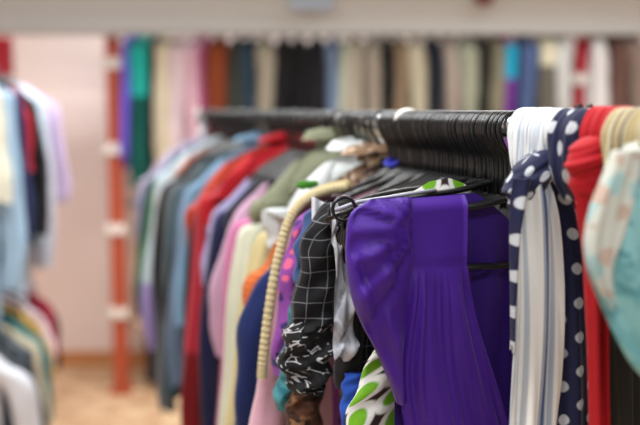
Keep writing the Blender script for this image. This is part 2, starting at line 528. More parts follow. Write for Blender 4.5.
# the sleeve: closed flattened tube from the armhole seam to the outer edge
outl = [L(372, 200, SP), L(353, 214, SP), L(348, 240, SP), L(348.5, 268, SP), L(354, 300, SP), L(364, 326, SP), L(378, 352, SP), L(392, 385, SP), L(399, 405, SP)]
inl = [L(413, 197, SP), L(414, 212, SP), L(414, 240, SP), L(413, 268, SP), L(409, 300, SP), L(407, 326, SP), L(404, 352, SP), L(403, 385, SP), L(405, 405, SP)]
ol, il = catmull(outl, 40), catmull(inl, 40)
def purple_sleeve(i, j):
    k = int(round(j * 40)); a, b = ol[k], il[k]
    th = 2 * pi * i
    q = .5 + .5 * cos(th)                 # 0 outer ... 1 seam
    x = lerp(a[0], b[0], q); z = lerp(a[1], b[1], q)
    th_ = .019 * interp([(0, .25), (.12, .8), (.4, 1.15), (.7, 1), (1, .5)], j)
    y = th_ * math.copysign(abs(sin(th)) ** .8, sin(th)) * -1
    # gathers radiating from the shoulder seam
    rad = atan2(z - (L(412, 225, SP)[1]), x - L(418, 225, SP)[0])
    w = smooth((1 - q) / .12) * smooth(q / .08)
    y += w * (.0042 * sin(rad * 15 + 1) + .0022 * sin(rad * 33)) * (1 if sin(th) > 0 else .4) * interp([(0, .8), (.5, 1), (1, .5)], j)
    y += w * .004 * sin(9 * j + 4 * q)
    lowr = smooth((j - .12) / .3)
    n1 = .925 * x + .38 * z; n2 = .60 * x + .80 * z
    y += w * lowr * (.0036 * sin(150 * n1 + 3 * sin(12 * z)) + .0022 * sin(330 * n1 + 4 * sin(9 * z)) + .0024 * sin(130 * n2 + 2 * sin(30 * x)))
    return (x, y - .012, z, x, z)
MB().grid(40, 40, purple_sleeve, True).build('sleeve', PUR, pb)
# right front lies behind the left one, the back panel behind both
rseam = [(.20, -.135), (.195, -.2), (.18, -.3), (.175, -.45), (.18, -.6)]
redge = [(.046, -.112), (.044, -.18), (.03, -.25), (.00, -.4), (-.03, -.6)]
rs, re_ = catmull(rseam, 40), catmull(redge, 40)
def rfront(i, j):
    k = int(round(j * 40)); a, b = rs[k], re_[k]
    x = lerp(b[0], a[0], i); z = lerp(b[1], a[1], i)
    bl = smooth((-.18 - z) / .06)
    return (x, -.010 + .004 * bl * sin(i * 30 + z * 9) - .006 * sin(pi * i), z, x, z)
MB().grid(36, 40, rfront).build('front_panel', PUR, pb)
btop = [L(396, 199, SP, .034), L(440, 195.5, SP, .034), L(472, 193, SP, .034), L(486, 201, SP, .034), L(503, 214, SP, .034), L(522, 228, SP, .034), (.09, -.135), (.16, -.13), (.2, -.145)]
bt = catmull(btop, 44)
def bpanel(i, j):
    k = int(round(i * 44)); x, zt = bt[k]
    z = lerp(zt, -.62, j)
    y = .016 + .005 * smooth(j / .2) * (sin(x * 70 + 7 * z) + .6 * sin(x * 150 - 6 * z)) + .004 * sin(x * 30)
    y -= .012 * smooth((x - .1) / .1)
    return (x, y, z, x, z)
MB().grid(44, 36, bpanel).build('back_panel', PUR_SHADE, pb)
_seed[0] += 1
sleeve_mb(random.Random(5), 1, .19, .1, -.11, .22, .022, .05, .1, .01).build('sleeve', PUR, pb)
hanger(main, -.032, 'black plastic hanger carrying the purple wrap blouse, its lower bar showing in the neckline', 'low')

# ---- tube-like pieces described by their outline on the garment plane
def outline_tube(rail, s, rows, T, wob=1.0, seed=1, nu=26, nv=34, xoff=0.0, yoff=0.0, crease=.12):
    """rows: (left px, right px, py) down the piece"""
    rng = random.Random(seed); ph = [rng.uniform(0, 6.28) for _ in range(6)]
    k = []
    for a, b, y in rows:
        p, q = rail.loc(a, y, s), rail.loc(b, y, s)
        k.append((p[0], q[0], (p[1] + q[1]) / 2))
    k = catmull(k, nv)
    def fn(i, j):
        xl, xr, z = k[int(round(j * nv))]
        th = 2 * pi * i
        c, r = (xl + xr) / 2, (xr - xl) / 2
        x = c + r * cos(th) + .003 * wob * sin(17 * j + ph[0])
        y = T * interp([(0, .35), (.12, .9), (.4, 1.05), (1, 1)], j) * sin(th)
        y *= 1 + crease * wob * (sin(3 * th + 7 * j + ph[1]) + .7 * sin(6 * th - 9 * j + ph[2]))
        y += .003 * wob * sin(22 * j + 3 * cos(th) + ph[3])
        zz = z + .004 * wob * (j > .98) * sin(4 * th + ph[4])
        return (x + xoff, y + yoff, zz, i * r * 4.4, z)
    return MB().grid(nu, nv, fn, True)

# ---- hanger whose looped end and pale bar stick out left of the blouse
lh = thing('clothes_hanger', 'black hanger with round end loop and pale bar, poking out left of the purple blouse', 'hanger', main.at(.02), main.rz)
hh, hb = hanger_meshes(.20, .09)
hh.build('hook', M_black, lh); hb.build('shoulder_frame', M_black, lh)
lx, lz = L(344, 209, -.012)
MB().tube([(lx + .0150 * cos(a_), -.032, lz + .0150 * sin(a_)) for a_ in [2 * pi * k / 28 for k in range(29)]], .0024, 8).build('end_loop', M_black, lh)
p0, p1, p2 = L(333, 211, .0), L(358, 202, .0), L(436, 190, .016)
MB().tube([(p0[0], -.020, p0[1]), (p1[0], -.020, p1[1]), (p2[0], -.004, p2[1])], .0026, 8).build('trouser_bar', plastic('pale_bar', '#8c8d9a', .4), lh)
MB().tube([(p0[0] - .01, -.018, p0[1] - .012), (p1[0], -.018, p1[1] - .007), (p2[0], -.002, p2[1] - .007)], .0030, 8).build('arm', M_black, lh)

# ---- green, white and brown dress just behind the purple blouse
GRN = fabric('#3a2a2c', 'ovals', '#e8e8e4', '#78b428', 22.0, rough=.6)
dr = garment('dress', 'dress', 'dress printed with green and white ovals on brown, showing below the purple blouse sleeve',
             'green and white oval print dress', main, .040, GRN, hw=.165, slope=.05, length=.85, T=.012, sleeve=0, zneck=-.090, flare=0.0, collar=.0, hang='flat')
outline_tube(main, .030, [(385, 400, 340), (371, 402, 362), (358, 404, 390), (350, 405, 415), (344, 408, 450), (340, 410, 500)], .010, 1, 3).build('side_flounce', GRN, dr)
neck = MB()
def gneck(i, j):
    x, z = lerp(L(404, 190, .04)[0], L(476, 190, .04)[0], i), 0
    top = interp([(0, L(404, 197, .04)[1]), (.3, L(425, 181, .04)[1]), (.55, L(445, 177, .04)[1]), (.8, L(462, 183, .04)[1]), (1, L(476, 196, .04)[1])], i)
    z = lerp(top, L(440, 206, .04)[1], j)
    return (x, -.012 * sin(pi * i) - .006 * j, z, x * 1.0, z)
neck.grid(24, 8, gneck).build('neckline', GRN, dr)
neck2 = MB().grid(16, 8, lambda i, j: (lerp(.01, .075, i), .004 * sin(9 * i), lerp(-.105 - .02 * i, -.16, j) + .006 * sin(7 * i), i * .07, j * .07))
neck2.build('neckline', GRN, dr)

# ---- black jacket with silvery ruffle
BLK = fabric('#111215', rough=.7, sheen=.1)
BLK2 = fabric('#15161b', rough=.8, sheen=.1)
SIL = fabric('#8f939c', 'mottle', '#b4b8c0', None, 40, rough=.4, sheen=.2, bump=.5)
jk = garment('jacket', 'jacket', 'black jacket with a silvery grey ruffled edge, directly left of the purple blouse',
             'black jacket with the silvery ruffle', main, .080, BLK, hw=.15, slope=.12, length=.7, T=.012, sleeve=0, hang='flat')
outline_tube(main, .080, [(340, 392, 200), (330, 385, 208), (333, 375, 235), (336, 372, 270), (336, 366, 310), (334, 362, 345), (334, 360, 370), (338, 356, 388)], .016, 1, 4).build('sleeve', BLK, jk)
def ruffle(i, j):
    px = interp([(0, 333), (.2, 336), (.45, 342), (.7, 343), (1, 345)], j); py = lerp(206, 360, j)
    w = interp([(0, 3), (.2, 5), (.5, 9), (.8, 13), (1, 14)], j)
    x0, z0 = L(px - w * .8, py, .06); x1, z1 = L(px + w, py, .06)
    x = lerp(x0, x1, i)
    return (x, -.022 + .008 * sin(j * 25 + 3.6 * i + 2.5 * sin(j * 6)) * (.3 + i) + .003 * sin(i * 12 + j * 9), lerp(z0, z1, i) + .006 * sin(i * 9 + j * 25), i * .05, j * .2)
MB().grid(16, 70, ruffle).build('ruffle', SIL, jk)

# ---- black windowpane blouse with flower border
WIN = fabric('#101116', 'windowpane', '#86868c', None, 54, rough=.75)
SKE = fabric('#0d0d10', 'sketch', '#b9b9bc', None, 85, rough=.75)
wb = garment('blouse', 'blouse', 'black blouse with thin white windowpane checks and a white flower frill at the cuff',
             'black windowpane blouse', main, .125, WIN, hw=.17, slope=.2, length=.62, T=.013, sleeve=0, hang='sloped')
ws = outline_tube(main, .125, [(328, 352, 200), (314, 350, 214), (304, 346, 236), (299, 343, 262), (296, 338, 288), (291, 334, 312), (288, 331, 326)], .020, 1, 6).build('sleeve', WIN, wb)
outline_tube(main, .130, [(291, 332, 318), (284, 333, 332), (279, 332, 350), (280, 330, 366), (286, 327, 380), (292, 324, 388)], .024, 1.6, 7, crease=.2).build('cuff_frill', SKE, ws)

BLU = fabric('#2a55b0', rough=.8)
bl = garment('shirt', 'shirt', 'bright blue shirt with only a corner showing beside the oval print dress', 'bright blue shirt', main, .060, BLU,
             hw=.12, slope=.2, length=.5, T=.008, sleeve=0, hang='low')
outline_tube(main, .060, [(344, 372, 372), (342, 370, 388), (341, 370, 410), (341, 370, 450)], .010, .6, 31).build('side_panel', BLU, bl)

# ---- denim blue shirt whose shoulder shows between the checks and the crochet edge
DNM = fabric('#3d5680', rough=.85)
nb = garment('shirt', 'shirt', 'blue denim shirt showing a strip of shoulder behind the windowpane blouse', 'blue denim shirt behind the windowpane checks',
             main, .165, DNM, hw=.16, slope=.25, length=.55, T=.013, sleeve=0, hang='sloped')
outline_tube(main, .165, [(318, 345, 203), (305, 340, 216), (297, 336, 240), (294, 330, 262), (296, 322, 284)], .016, 1, 8).build('sleeve', DNM, nb)
WHT = fabric('#dcdfe6', rough=.7)
MB().grid(14, 8, lambda i, j: (lerp(L(309, 200, .16)[0], L(324, 200, .16)[0], i), -.018 - .004 * sin(8 * i), lerp(L(315, 199, .16)[1], L(315, 222, .16)[1], j) - .012 * (i - .5), i * .03, j * .03)).build('shoulder_patch', WHT, nb)

# ---- brown print dress and teal sleeve peeping out below
BRP = fabric('#2b1c18', 'mottle', '#5f3d2c', '#8f6b4d', 45, rough=.7)
bd = garment('dress', 'dress', 'dark brown mottled print dress hanging below the flower frill', 'dark brown print dress',
             main, .190, BRP, hw=.13, slope=.2, length=.9, T=.013, sleeve=0, flare=.1)
outline_tube(main, .185, [(298, 326, 372), (291, 324, 390), (288, 322, 410), (285, 322, 440), (282, 322, 490)], .018, 1, 9).build('side_panel', BRP, bd)
TEA = fabric('#2c6a74', 'mottle', '#4b8f98', None, 60, rough=.8)
tl = garment('cardigan', 'cardigan', 'teal knit cardigan with only its sleeve end showing between the pink coat and brown dress', 'teal knit cardigan',
             main, .212, TEA, hw=.15, slope=.25, length=.6, T=.013, sleeve=0)
outline_tube(main, .212, [(292, 320, 300), (286, 315, 335), (280, 305, 365), (275, 296, 390), (276, 290, 410)], .018, 1, 10).build('sleeve', TEA, tl)

# ---- purple and pink floral blouse
FLO = fabric('#8a4a9c', 'floral', '#d8688c', '#3a2f6e', 58, rough=.75)
fb = garment('blouse', 'blouse', 'pink and violet floral blouse, its sleeve hanging beside the cream crochet edge', 'pink and violet floral blouse',
             main, .240, FLO, hw=.16, slope=.28, length=.6, T=.014, sleeve=0)
outline_tube(main, .240, [(318, 338, 205), (296, 330, 222), (286, 322, 250), (280, 314, 280), (276, 306, 315), (273, 300, 345), (272, 296, 372)], .018, 1, 11).build('sleeve', FLO, fb)

# ---- dusty pink coat with cream crochet edging
PNK = fabric('#c79cab', rough=.9, sheen=.4)
CRE = fabric('#e6dab4', 'weave', '#bfae80', None, 170, rough=.95, bump=.6)
pc = garment('coat', 'coat', 'dusty pink coat edged with thick cream crochet braid', 'dusty pink coat with crochet braid',
             main, .300, PNK, hw=.16, slope=.3, length=.95, T=.018, sleeve=0, flare=.05)
outline_tube(main, .300, [(318, 350, 196), (290, 345, 214), (276, 332, 250), (268, 318, 300), (262, 306, 350), (255, 298, 385), (250, 294, 420), (248, 292, 460), (250, 288, 500)], .024, 1, 12).build('side_panel', PNK, pc)
bpts = [(346, 187), (328, 190), (312, 196), (298, 207), (288, 224), (281, 248), (275, 275), (270, 305), (266, 335), (263, 362), (262, 378)]
bp3 = []
for px, py in bpts:
    x, z = L(px, py, .262); bp3.append((x, -.038, z))
bp3 = catmull(bp3, 240)
rr = [.0068 + .0018 * abs(sin(k * pi / 5)) for k in range(241)]
MB().tube(bp3, rr, 10, 1.1).build('crochet_braid', CRE, pc)
x0 = catmull([(L(348, 185, .29)[0], 0, L(348, 185, .29)[1]), (L(325, 190, .29)[0], 0, L(325, 190, .29)[1]), (L(303, 203, .29)[0], 0, L(303, 203, .29)[1]), (L(292, 220, .29)[0], 0, L(292, 220, .29)[1])], 20)
MB().tube([(p[0], -.012, p[2]) for p in x0], .010, 10, 1.3).build('shoulder_edge', fabric('#c9b98c', 'weave', '#a08f63', None, 150, bump=.6), pc)

# ---- the rest of the row, described by hand
def G(*a, **k):
    k.setdefault('hang', 'mid'); k.setdefault('wide', .036); k.setdefault('out', .06)
    return garment(*a, **k)
bc_ = G('cardigan', 'cardigan', 'black cardigan with a bright green bit at its shoulder, behind the crochet-edged coat', 'black cardigan with green shoulder',
  main, .345, fabric('#0f1012', rough=.95), hw=.165, slope=.36, length=.34, T=.016, sleeve=.08, wide=.035, out=.02, hang='sloped')
outline_tube(main, .335, [(303, 318, 181), (299, 320, 183), (298, 320, 186), (302, 314, 189)], .008, .4, 21).build('shoulder_patch', fabric('#4d8f36', rough=.9), bc_)
NAV = fabric('#1a2a5c', rough=.85)
G('jacket', 'jacket', 'navy blue jacket with wide sleeve between the pink coat and the orange knit', 'navy blue jacket',
  main, .39, NAV, hw=.168, slope=.62, length=.98, T=.026, sleeve=.32, wide=.046, sflare=.2, out=.085)
G('blouse', 'blouse', 'royal blue blouse with only its neck showing by the hooks', 'royal blue blouse',
  main, .365, fabric('#2428a0', rough=.6), hw=.035, slope=.5, length=.3, T=.010, sleeve=0, zneck=-.072, collar=.006, hang='small')
LEO = fabric('#8f745e', 'floral', '#4a382c', '#c4ae98', 60, rough=.8)
G('blouse', 'blouse', 'beige and brown flower print blouse sloping up to the hooks', 'beige flower print blouse',
  main, .44, LEO, hw=.135, slope=.62, length=.58, T=.018, sleeve=.3, zneck=-.050, collar=.014)
ORG = fabric('#c8703c', 'cross', '#b45f30', None, 90, rough=.95, bump=.5)
G('sweater', 'sweater', 'orange knitted sweater between the navy jacket and the cream shirts', 'orange knitted sweater',
  main, .50, ORG, hw=.155, slope=.58, length=.46, T=.022, sleeve=.20, wide=.036, out=.055)
G('cardigan', 'cardigan', 'dark green-black cardigan above the orange knit', 'dark green-black cardigan',
  main, .475, fabric('#161a16', rough=.95), hw=.135, slope=.50, length=.24, T=.016, sleeve=.05, wide=.03, out=.02, zneck=-.08)
BLD = fabric('#231c18', 'mottle', '#5a3f2a', '#a3784a', 40, rough=.8)
G('blouse', 'blouse', 'dark leopard spotted blouse, its hem showing beside the navy jacket', 'leopard spotted blouse',
  main, .555, BLD, hw=.125, slope=.6, length=.50, T=.018, sleeve=.30, wide=.034, out=.05)
CRM = fabric('#c9bd90', rough=.85)
G('dress', 'dress', 'pale yellow dress hanging low beside the navy jacket', 'pale yellow dress',
  main, .60, CRM, hw=.128, slope=.60, length=1.0, T=.022, sleeve=.66, wide=.04, out=.105)
SAT = fabric('#ccd2d2', rough=.35, sheen=.1, bump=.5, spec=.5)
G('blouse', 'blouse', 'glossy white satin blouse sloping down from the middle of the hooks', 'white satin blouse',
  main, .53, SAT, hw=0.110, slope=.42, length=.36, T=.02, sleeve=.12, zneck=-.045, collar=.016)
GRY = fabric('#8f937c', rough=.85)
G('shirt', 'shirt', 'grey-green shirt with a tall collar reaching up to the rail', 'grey-green shirt with the tall collar',
  main, .69, GRY, hw=.125, slope=.58, length=.36, T=.020, sleeve=.08, zneck=-.032, collar=.022, out=.03)
G('shirt', 'shirt', 'cream white shirt with fine stripes, left of the pale yellow dress', 'cream white shirt',
  main, .70, fabric('#d8dac9', 'stripes', '#c4c7b2', None, 60, rough=.85), hw=.148, slope=.55, length=.9, T=.022, sleeve=.66, wide=.036, out=0.076)
G('cardigan', 'cardigan', 'long candy pink cardigan hanging in the middle of the row', 'candy pink cardigan',
  main, .80, fabric('#bd749c', rough=.85), hw=0.145, slope=.58, length=1.0, T=.026, sleeve=.76, wide=.036, out=0.076)
G('blouse', 'blouse', 'pale lilac pink blouse beside the candy pink cardigan', 'pale lilac pink blouse',
  main, .90, fabric('#c2a0b8', rough=.85), hw=0.145, slope=.56, length=.7, T=.022, sleeve=.35, wide=.036, out=0.056)
NV2 = fabric('#1c1f42', rough=.85)
G('jacket', 'jacket', 'dark navy jacket wedged between the pink and the red garments', 'dark navy jacket beside the pinks',
  main, .98, NV2, hw=0.145, slope=.56, length=.9, T=.026, sleeve=.64, wide=.036, out=0.076)
G('blouse', 'blouse', 'lavender white striped blouse between navy and red', 'lavender striped blouse',
  main, 1.05, fabric('#b2b0d0', 'stripes', '#8a86b8', None, 50, rough=.85), hw=0.145, slope=.54, length=.6, T=.022, sleeve=.22, wide=.036, out=0.048)
G('coat', 'coat', 'long red coat with a darker red lower part', 'long red coat',
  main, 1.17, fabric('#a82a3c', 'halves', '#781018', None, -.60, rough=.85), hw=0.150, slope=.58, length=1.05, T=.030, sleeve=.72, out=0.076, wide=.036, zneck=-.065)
G('sweater', 'sweater', 'bright red sweater with high shoulders near the rail', 'bright red sweater',
  main, 1.08, fabric('#b01c2a', rough=.85), hw=0.130, slope=.42, length=.42, T=.024, sleeve=.15, zneck=-.05, collar=.016)
G('shirt', 'shirt', 'orange-red shirt behind the bright red sweater', 'orange-red shirt',
  main, 1.26, fabric('#b8432a', rough=.85), hw=0.150, slope=.50, length=.5, T=.026, sleeve=.2, zneck=-.06, out=0.048)
G('shirt', 'shirt', 'light sky blue shirt behind the reds', 'light sky blue shirt',
  main, 1.36, fabric('#7899b4', rough=.85), hw=0.150, slope=.50, length=.66, T=.028, sleeve=.42, zneck=-.058, collar=.016, out=0.064)
G('shirt', 'shirt', 'pale denim blue shirt left of the long red coat', 'pale denim blue shirt',
  main, 1.44, fabric('#66778f', rough=.85), hw=0.152, slope=.54, length=.8, T=.026, sleeve=.6, zneck=-.07, out=0.072)
G('jacket', 'jacket', 'slate teal jacket in the far part of the row', 'slate teal jacket',
  main, 1.54, fabric('#38525a', rough=.85), hw=0.155, slope=.55, length=.85, T=.028, sleeve=.66, zneck=-.07, out=0.072)
G('jacket', 'jacket', 'grey jacket hanging beside the slate teal one', 'grey jacket',
  main, 1.65, fabric('#63686c', rough=.9), hw=0.155, slope=.56, length=.95, T=.030, sleeve=.74, zneck=-.072, out=0.076)
G('coat', 'coat', 'black coat between the grey jacket and the white lavender-hemmed tunic', 'black coat by the lavender-hemmed tunic',
  main, 1.77, fabric('#141519', rough=.9), hw=0.160, slope=.56, length=.85, T=.030, sleeve=.66, zneck=-.07, out=0.072)
G('blouse', 'blouse', 'pale blouse with a coral patch beside the black coat', 'pale blouse with coral patch',
  main, 1.84, fabric('#b8b4b4', 'halves', '#b8b8b8', '#c47a66', -.44, rough=.85), hw=0.158, slope=.54, length=.5, T=.026, sleeve=.25, zneck=-.07, out=0.056)
G('tunic', 'tunic', 'white tunic fading to lavender at its hem', 'white tunic with lavender hem',
  main, 1.93, fabric('#b8c6cc', 'halves', '#9484b8', None, -.56, rough=.85), hw=.152, slope=.56, length=.74, T=.045, sleeve=.63, wide=.040, out=.085, zneck=-.055)
G('shirt', 'shirt', 'green shirt peeping out at the left of the white tunic', 'green shirt',
  main, 2.03, fabric('#3d7350', rough=.85), hw=0.160, slope=.56, length=.62, T=.028, sleeve=.5, zneck=-.072, out=0.084)
G('jacket', 'jacket', 'dark plum grey jacket near the far end of the long rack', 'dark plum grey jacket',
  main, 2.10, fabric('#3c3446', rough=.9), hw=0.165, slope=.58, length=.62, T=.034, sleeve=.52, zneck=-.072, out=0.084)
G('shirt', 'shirt', 'pale lilac blue shirt, second from the far end of the long rack', 'pale lilac blue shirt',
  main, 2.17, fabric('#8b95b6', rough=.85), hw=0.165, slope=.58, length=.60, T=.034, sleeve=.32, zneck=-.068, out=0.072)
G('blouse', 'blouse', 'pinkish white blouse at the far end of the long rack', 'pinkish white blouse at the far end',
  main, 2.24, fabric('#b5a5b2', rough=.85), hw=0.150, slope=.50, length=.5, T=.03, sleeve=.2, zneck=-.06)

for s_, c_, lab in ((.75, '#141416', 'black shirt, added to darken the gap between the cream white shirt and the pink cardigan'),
                    (.94, '#1a1420', 'dark aubergine shirt, added to darken the gap between the lilac pink and the navy'),
                    (1.21, '#160f12', 'blackish red shirt, added to darken the gap behind the long red coat'),
                    (1.49, '#14181c', 'black-blue shirt, added to darken the gap between denim blue and slate teal'),
                    (1.60, '#15171a', 'coal black shirt, added to darken the gap between slate teal and grey'),
                    (1.71, '#121212', 'matt black shirt, added to darken the gap right of the black coat'),
                    (1.985, '#14141a', 'ink black shirt, added to darken the gap between the white tunic and the green shirt')):
    G('shirt', 'shirt', lab, lab.split(',')[0], main, s_, fabric(c_, rough=.95), hw=.128 if s_ < 1 else .148, slope=.56, length=.8, T=.02, sleeve=.55, zneck=-.075, out=.05 if s_ < 1 else .07)  # dark shirts added to deepen the shade between the far garments

# hangers with nothing of their garments in view, packed between the others
rng = random.Random(3)
s = -.018
while s < .40:
    hanger(main, s + rng.uniform(-.002, .002), 'black hanger in the tight row of hooks between scarf and collars, its garment hidden',
           'low' if s < .06 else ('sloped' if int(s * 1000) % 3 == 0 else 'mid') if s < .2 else 'small', 'black hangers packed at the near end of the rail', rz=rng.uniform(-.05, .05))
    s += .0115
s = .43
while s < 2.06:
    hanger(main, s + rng.uniform(-.006, .006), 'black hanger in the blurred far stretch of the rail, its garment hidden', 'small',
           'black hangers along the far stretch of the rail', rz=rng.uniform(-.06, .06))
    s += .036
# a white size marker on the rail
mk = MB().tube([(0, -.004, 0), (0, .004, 0)], .0222, 24).build('size_marker', M_clip)
mk.location = main.at(.318); mk.rotation_euler = (0, 0, main.rz)
tag(mk, 'small white round size divider on the rail among the black hooks', 'size marker')

# ================================================================== scarves tied to the rail
def loop_mb(hy, r=.034, dip=-.085, seed=1, pleat=.004, k=5.0, lean=0.0, nu=28, nv=48):
    rng = random.Random(seed); ph = [rng.uniform(0, 6.28) for _ in range(4)]
    pts = [(-.006, dip), (-.024, -.055), (-r, -.022), (-r * .93, .006), (-r * .5, .027), (0, r * 1.0), (r * .5, .027), (r * .93, .006), (r, -.022), (.024, -.055), (.006, dip)]
    path = catmull(pts, nv)
    def fn(i, j):
        x, z = path[int(round(j * nv))]
        w = 2 * i - 1
        wid = hy * interp([(0, .45), (.2, .9), (.5, 1), (.8, .9), (1, .45)], j)
        pinch = 1 - .22 * abs(w) ** 3
        d = 1 + (pleat / r) * (sin(k * w * 2 + ph[0] + 3 * j) + .6 * sin(k * 4.3 * w + ph[1] - 4 * j))
        return (x * pinch * d + lean * (z - .03), w * wid, -.002 + (z * pinch if z > 0 else z) * (d if z > 0 else 1), w * wid * 1.3, j * .25)
    return MB().grid(nu, nv, fn)
def lump_mb(rx, ry, rz, seed=1, crease=.10, freq=5, tilt=.6):
    rng = random.Random(seed); ph = [rng.uniform(0, 6.28) for _ in range(4)]
    def fn(i, j):
        th, p = 2 * pi * i, pi * j
        x, y, z = sin(p) * cos(th), sin(p) * sin(th), cos(p)
        d = 1 + crease * (sin(freq * (z + tilt * x) * 1.7 + ph[0]) + .6 * sin(freq * 2.4 * (z - tilt * .5 * x) + ph[1]) + .3 * sin(7 * x + ph[2]))
        return (rx * x * d, ry * y * d, rz * z * d, i * rx * 5, j * rz * 3)
    return MB().grid(36, 24, fn, True)
def tail_mb(rows, y0, y1, pleats=5, amp=.006, seed=1, nu=30, nv=50, us=1.0):
    """rows: (left x, right x, z); hangs with vertical pleats"""
    rng = random.Random(seed); ph = [rng.uniform(0, 6.28) for _ in range(4)]
    k = catmull(rows, nv)
    def fn(i, j):
        a, b, z = k[int(round(j * nv))]
        x = lerp(a, b, i)
        am = amp * interp([(0, .5), (.2, 1), (1, 1)], j)
        y = lerp(y0, y1, j) + am * (sin(pleats * 6.28 * i * .5 + ph[0] + 2.5 * j) + .5 * sin(pleats * 6.28 * i + ph[1] - 3 * j)) - .008 * sin(pi * i)
        return (x, y, z + .003 * sin(9 * i + ph[2]) * (j > .97), (i - .5) * us * abs(b - a) * 1.15, z)
    return MB().grid(nu, nv, fn)
def solid(o, t=.0015):
    m = o.modifiers.new('thickness', 'SOLIDIFY'); m.thickness = t; m.offset = 0
    return o
def rows_px(rail, s, rows, y0=0.0, y1=None):
    out = []
    for n_, (a, b, y) in enumerate(rows):
        off = y0 if y1 is None else lerp(y0, y1, n_ / (len(rows) - 1))
        p, q = rail.loc(a, y, s, off), rail.loc(b, y, s, off)
        out.append((p[0], q[0], (p[1] + q[1]) / 2))
    return out

STR = fabric('#d6dada', 'multistripe', '#c3cad2', '#9aa6ba', 24, rough=.7, var=.08)
STR2 = fabric('#eef0ee', 'multistripe', '#6278a4', '#b4bfcd', 15, rough=.7, var=.08)
DOT = fabric('#1b2145', 'dots', '#bfc4ca', None, 23, rough=.7, var=.08)
def hood_mb(hy, r=.025, dip=-.08, top=.021, seed=1, pleat=.003, k=5.0, nu=40, nv=56, us=1.2):
    """cloth bunched round the rail: hugs it closely, its folds run over the top and down both flanks"""
    rng = random.Random(seed); ph = [rng.uniform(0, 6.28) for _ in range(4)]
    pts = [(-.010, dip), (-r * .95, dip * .66), (-r * 1.04, -.022), (-r * .98, 0), (-r * .55, top * .86), (0, top), (r * .55, top * .86), (r * .98, 0), (r * 1.04, -.022), (r * .95, dip * .66), (.010, dip)]
    path = catmull(pts, nv)
    def fn(i, j):
        x, z = path[int(round(j * nv))]
        w = 2 * i - 1
        low = abs(2 * j - 1)
        wid = hy * interp([(0, 1), (.55, 1.0), (1, .55)], low)
        pinch = 1 - .30 * smooth((abs(w) - .72) / .28)
        d = (pleat / r) * (sin(k * w * 2 + ph[0] + 2.2 * low) + .6 * sin(k * 4.7 * w + ph[1] - 2 * low) + .35 * sin(k * 9 * w + ph[2]))
        return (x * (pinch + d), w * wid + .002 * sin(9 * j + ph[3]), z * (pinch if z > 0 else 1) + (z > 0) * .3 * d * z, w * wid * us, j * .22)
    return MB().grid(nu, nv, fn)
def wrap_mb(rx, ry, rz, seed=1, tilt=.3, n=3, amp=.10):
    """the band of cloth pulled round a knot: a squashed barrel with creases running round it"""
    rng = random.Random(seed); ph = [rng.uniform(0, 6.28) for _ in range(4)]
    def fn(i, j):
        th, p = 2 * pi * i, pi * j
        q = cos(p)
        d = sin(p) ** .75 * (1 + amp * sin(n * pi * q + ph[0] + .8 * sin(th + ph[2])) + amp * .5 * sin(n * 2.4 * pi * q + ph[1] + 2 * sin(th)))
        x = rx * d * cos(th)
        return (x, ry * d * sin(th), rz * q + tilt * x, th * rx * 1.1, q * rz * 1.5)
    return MB().grid(48, 36, fn, True)
S1 = -.115
sc1 = thing('scarf', 'white striped and navy polka dot scarf knotted over the rail, nearest the hooks', 'scarf', main.at(S1), main.rz)
ho = solid(hood_mb(.055, .027, -.085, .021, 11, .0022, 4, us=1.3).build('loop', STR, sc1)); ho.location = (0, .010, 0)
ho2 = solid(hood_mb(.030, .026, -.085, .0205, 12, .002, 3).build('loop', DOT, sc1)); ho2.location = (0, -.070, 0); ho2['label'] = 'navy polka dot wrap of the scarf'
kx, kz = main.loc(531, 176, S1, -.026)
kn1 = wrap_mb(.033, .026, .026, 4, .55, 2.2, .07).build('knot', DOT, sc1); kn1.location = (kx, -.026, kz); kn1['label'] = 'navy polka dot knot'
tD = tail_mb(rows_px(main, S1, [(510, 533, 140), (511, 538, 152), (516, 545, 166), (524, 554, 182), (530, 560, 194)], -.054, -.058), -.054, -.058, 3, .004, 25, us=.9)
tA = tail_mb(rows_px(main, S1, [(522, 545, 178), (517, 551, 195), (514, 557, 230), (513, 561, 280), (512, 562, 330), (510, 560, 380), (509, 556, 425), (508, 552, 500), (508, 550, 600)], -.040, -.024), -.040, -.024, 4, .006, 5, us=1.1)
o = solid(tA.build('tail', STR2, sc1)); o['label'] = 'blue and white striped tail'
tB = tail_mb(rows_px(main, S1, [(538, 560, 172), (548, 574, 200), (552, 585, 235), (555, 591, 280), (556, 593, 330), (556, 595, 380), (555, 596, 425), (553, 598, 500), (552, 600, 600)], -.020, -.010), -.020, -.010, 3, .004, 6)
o = solid(tB.build('tail', DOT, sc1)); o['label'] = 'navy polka dot tail'
tC = tail_mb(rows_px(main, S1, [(514, 532, 178), (511, 526, 200), (510, 518, 235), (510, 515, 280), (510, 513, 320), (510, 511, 350)], -.048, -.034), -.048, -.034, 1.5, .003, 8)
o = solid(tC.build('edge_fold', DOT, sc1)); o['label'] = 'navy polka dot turned edge'

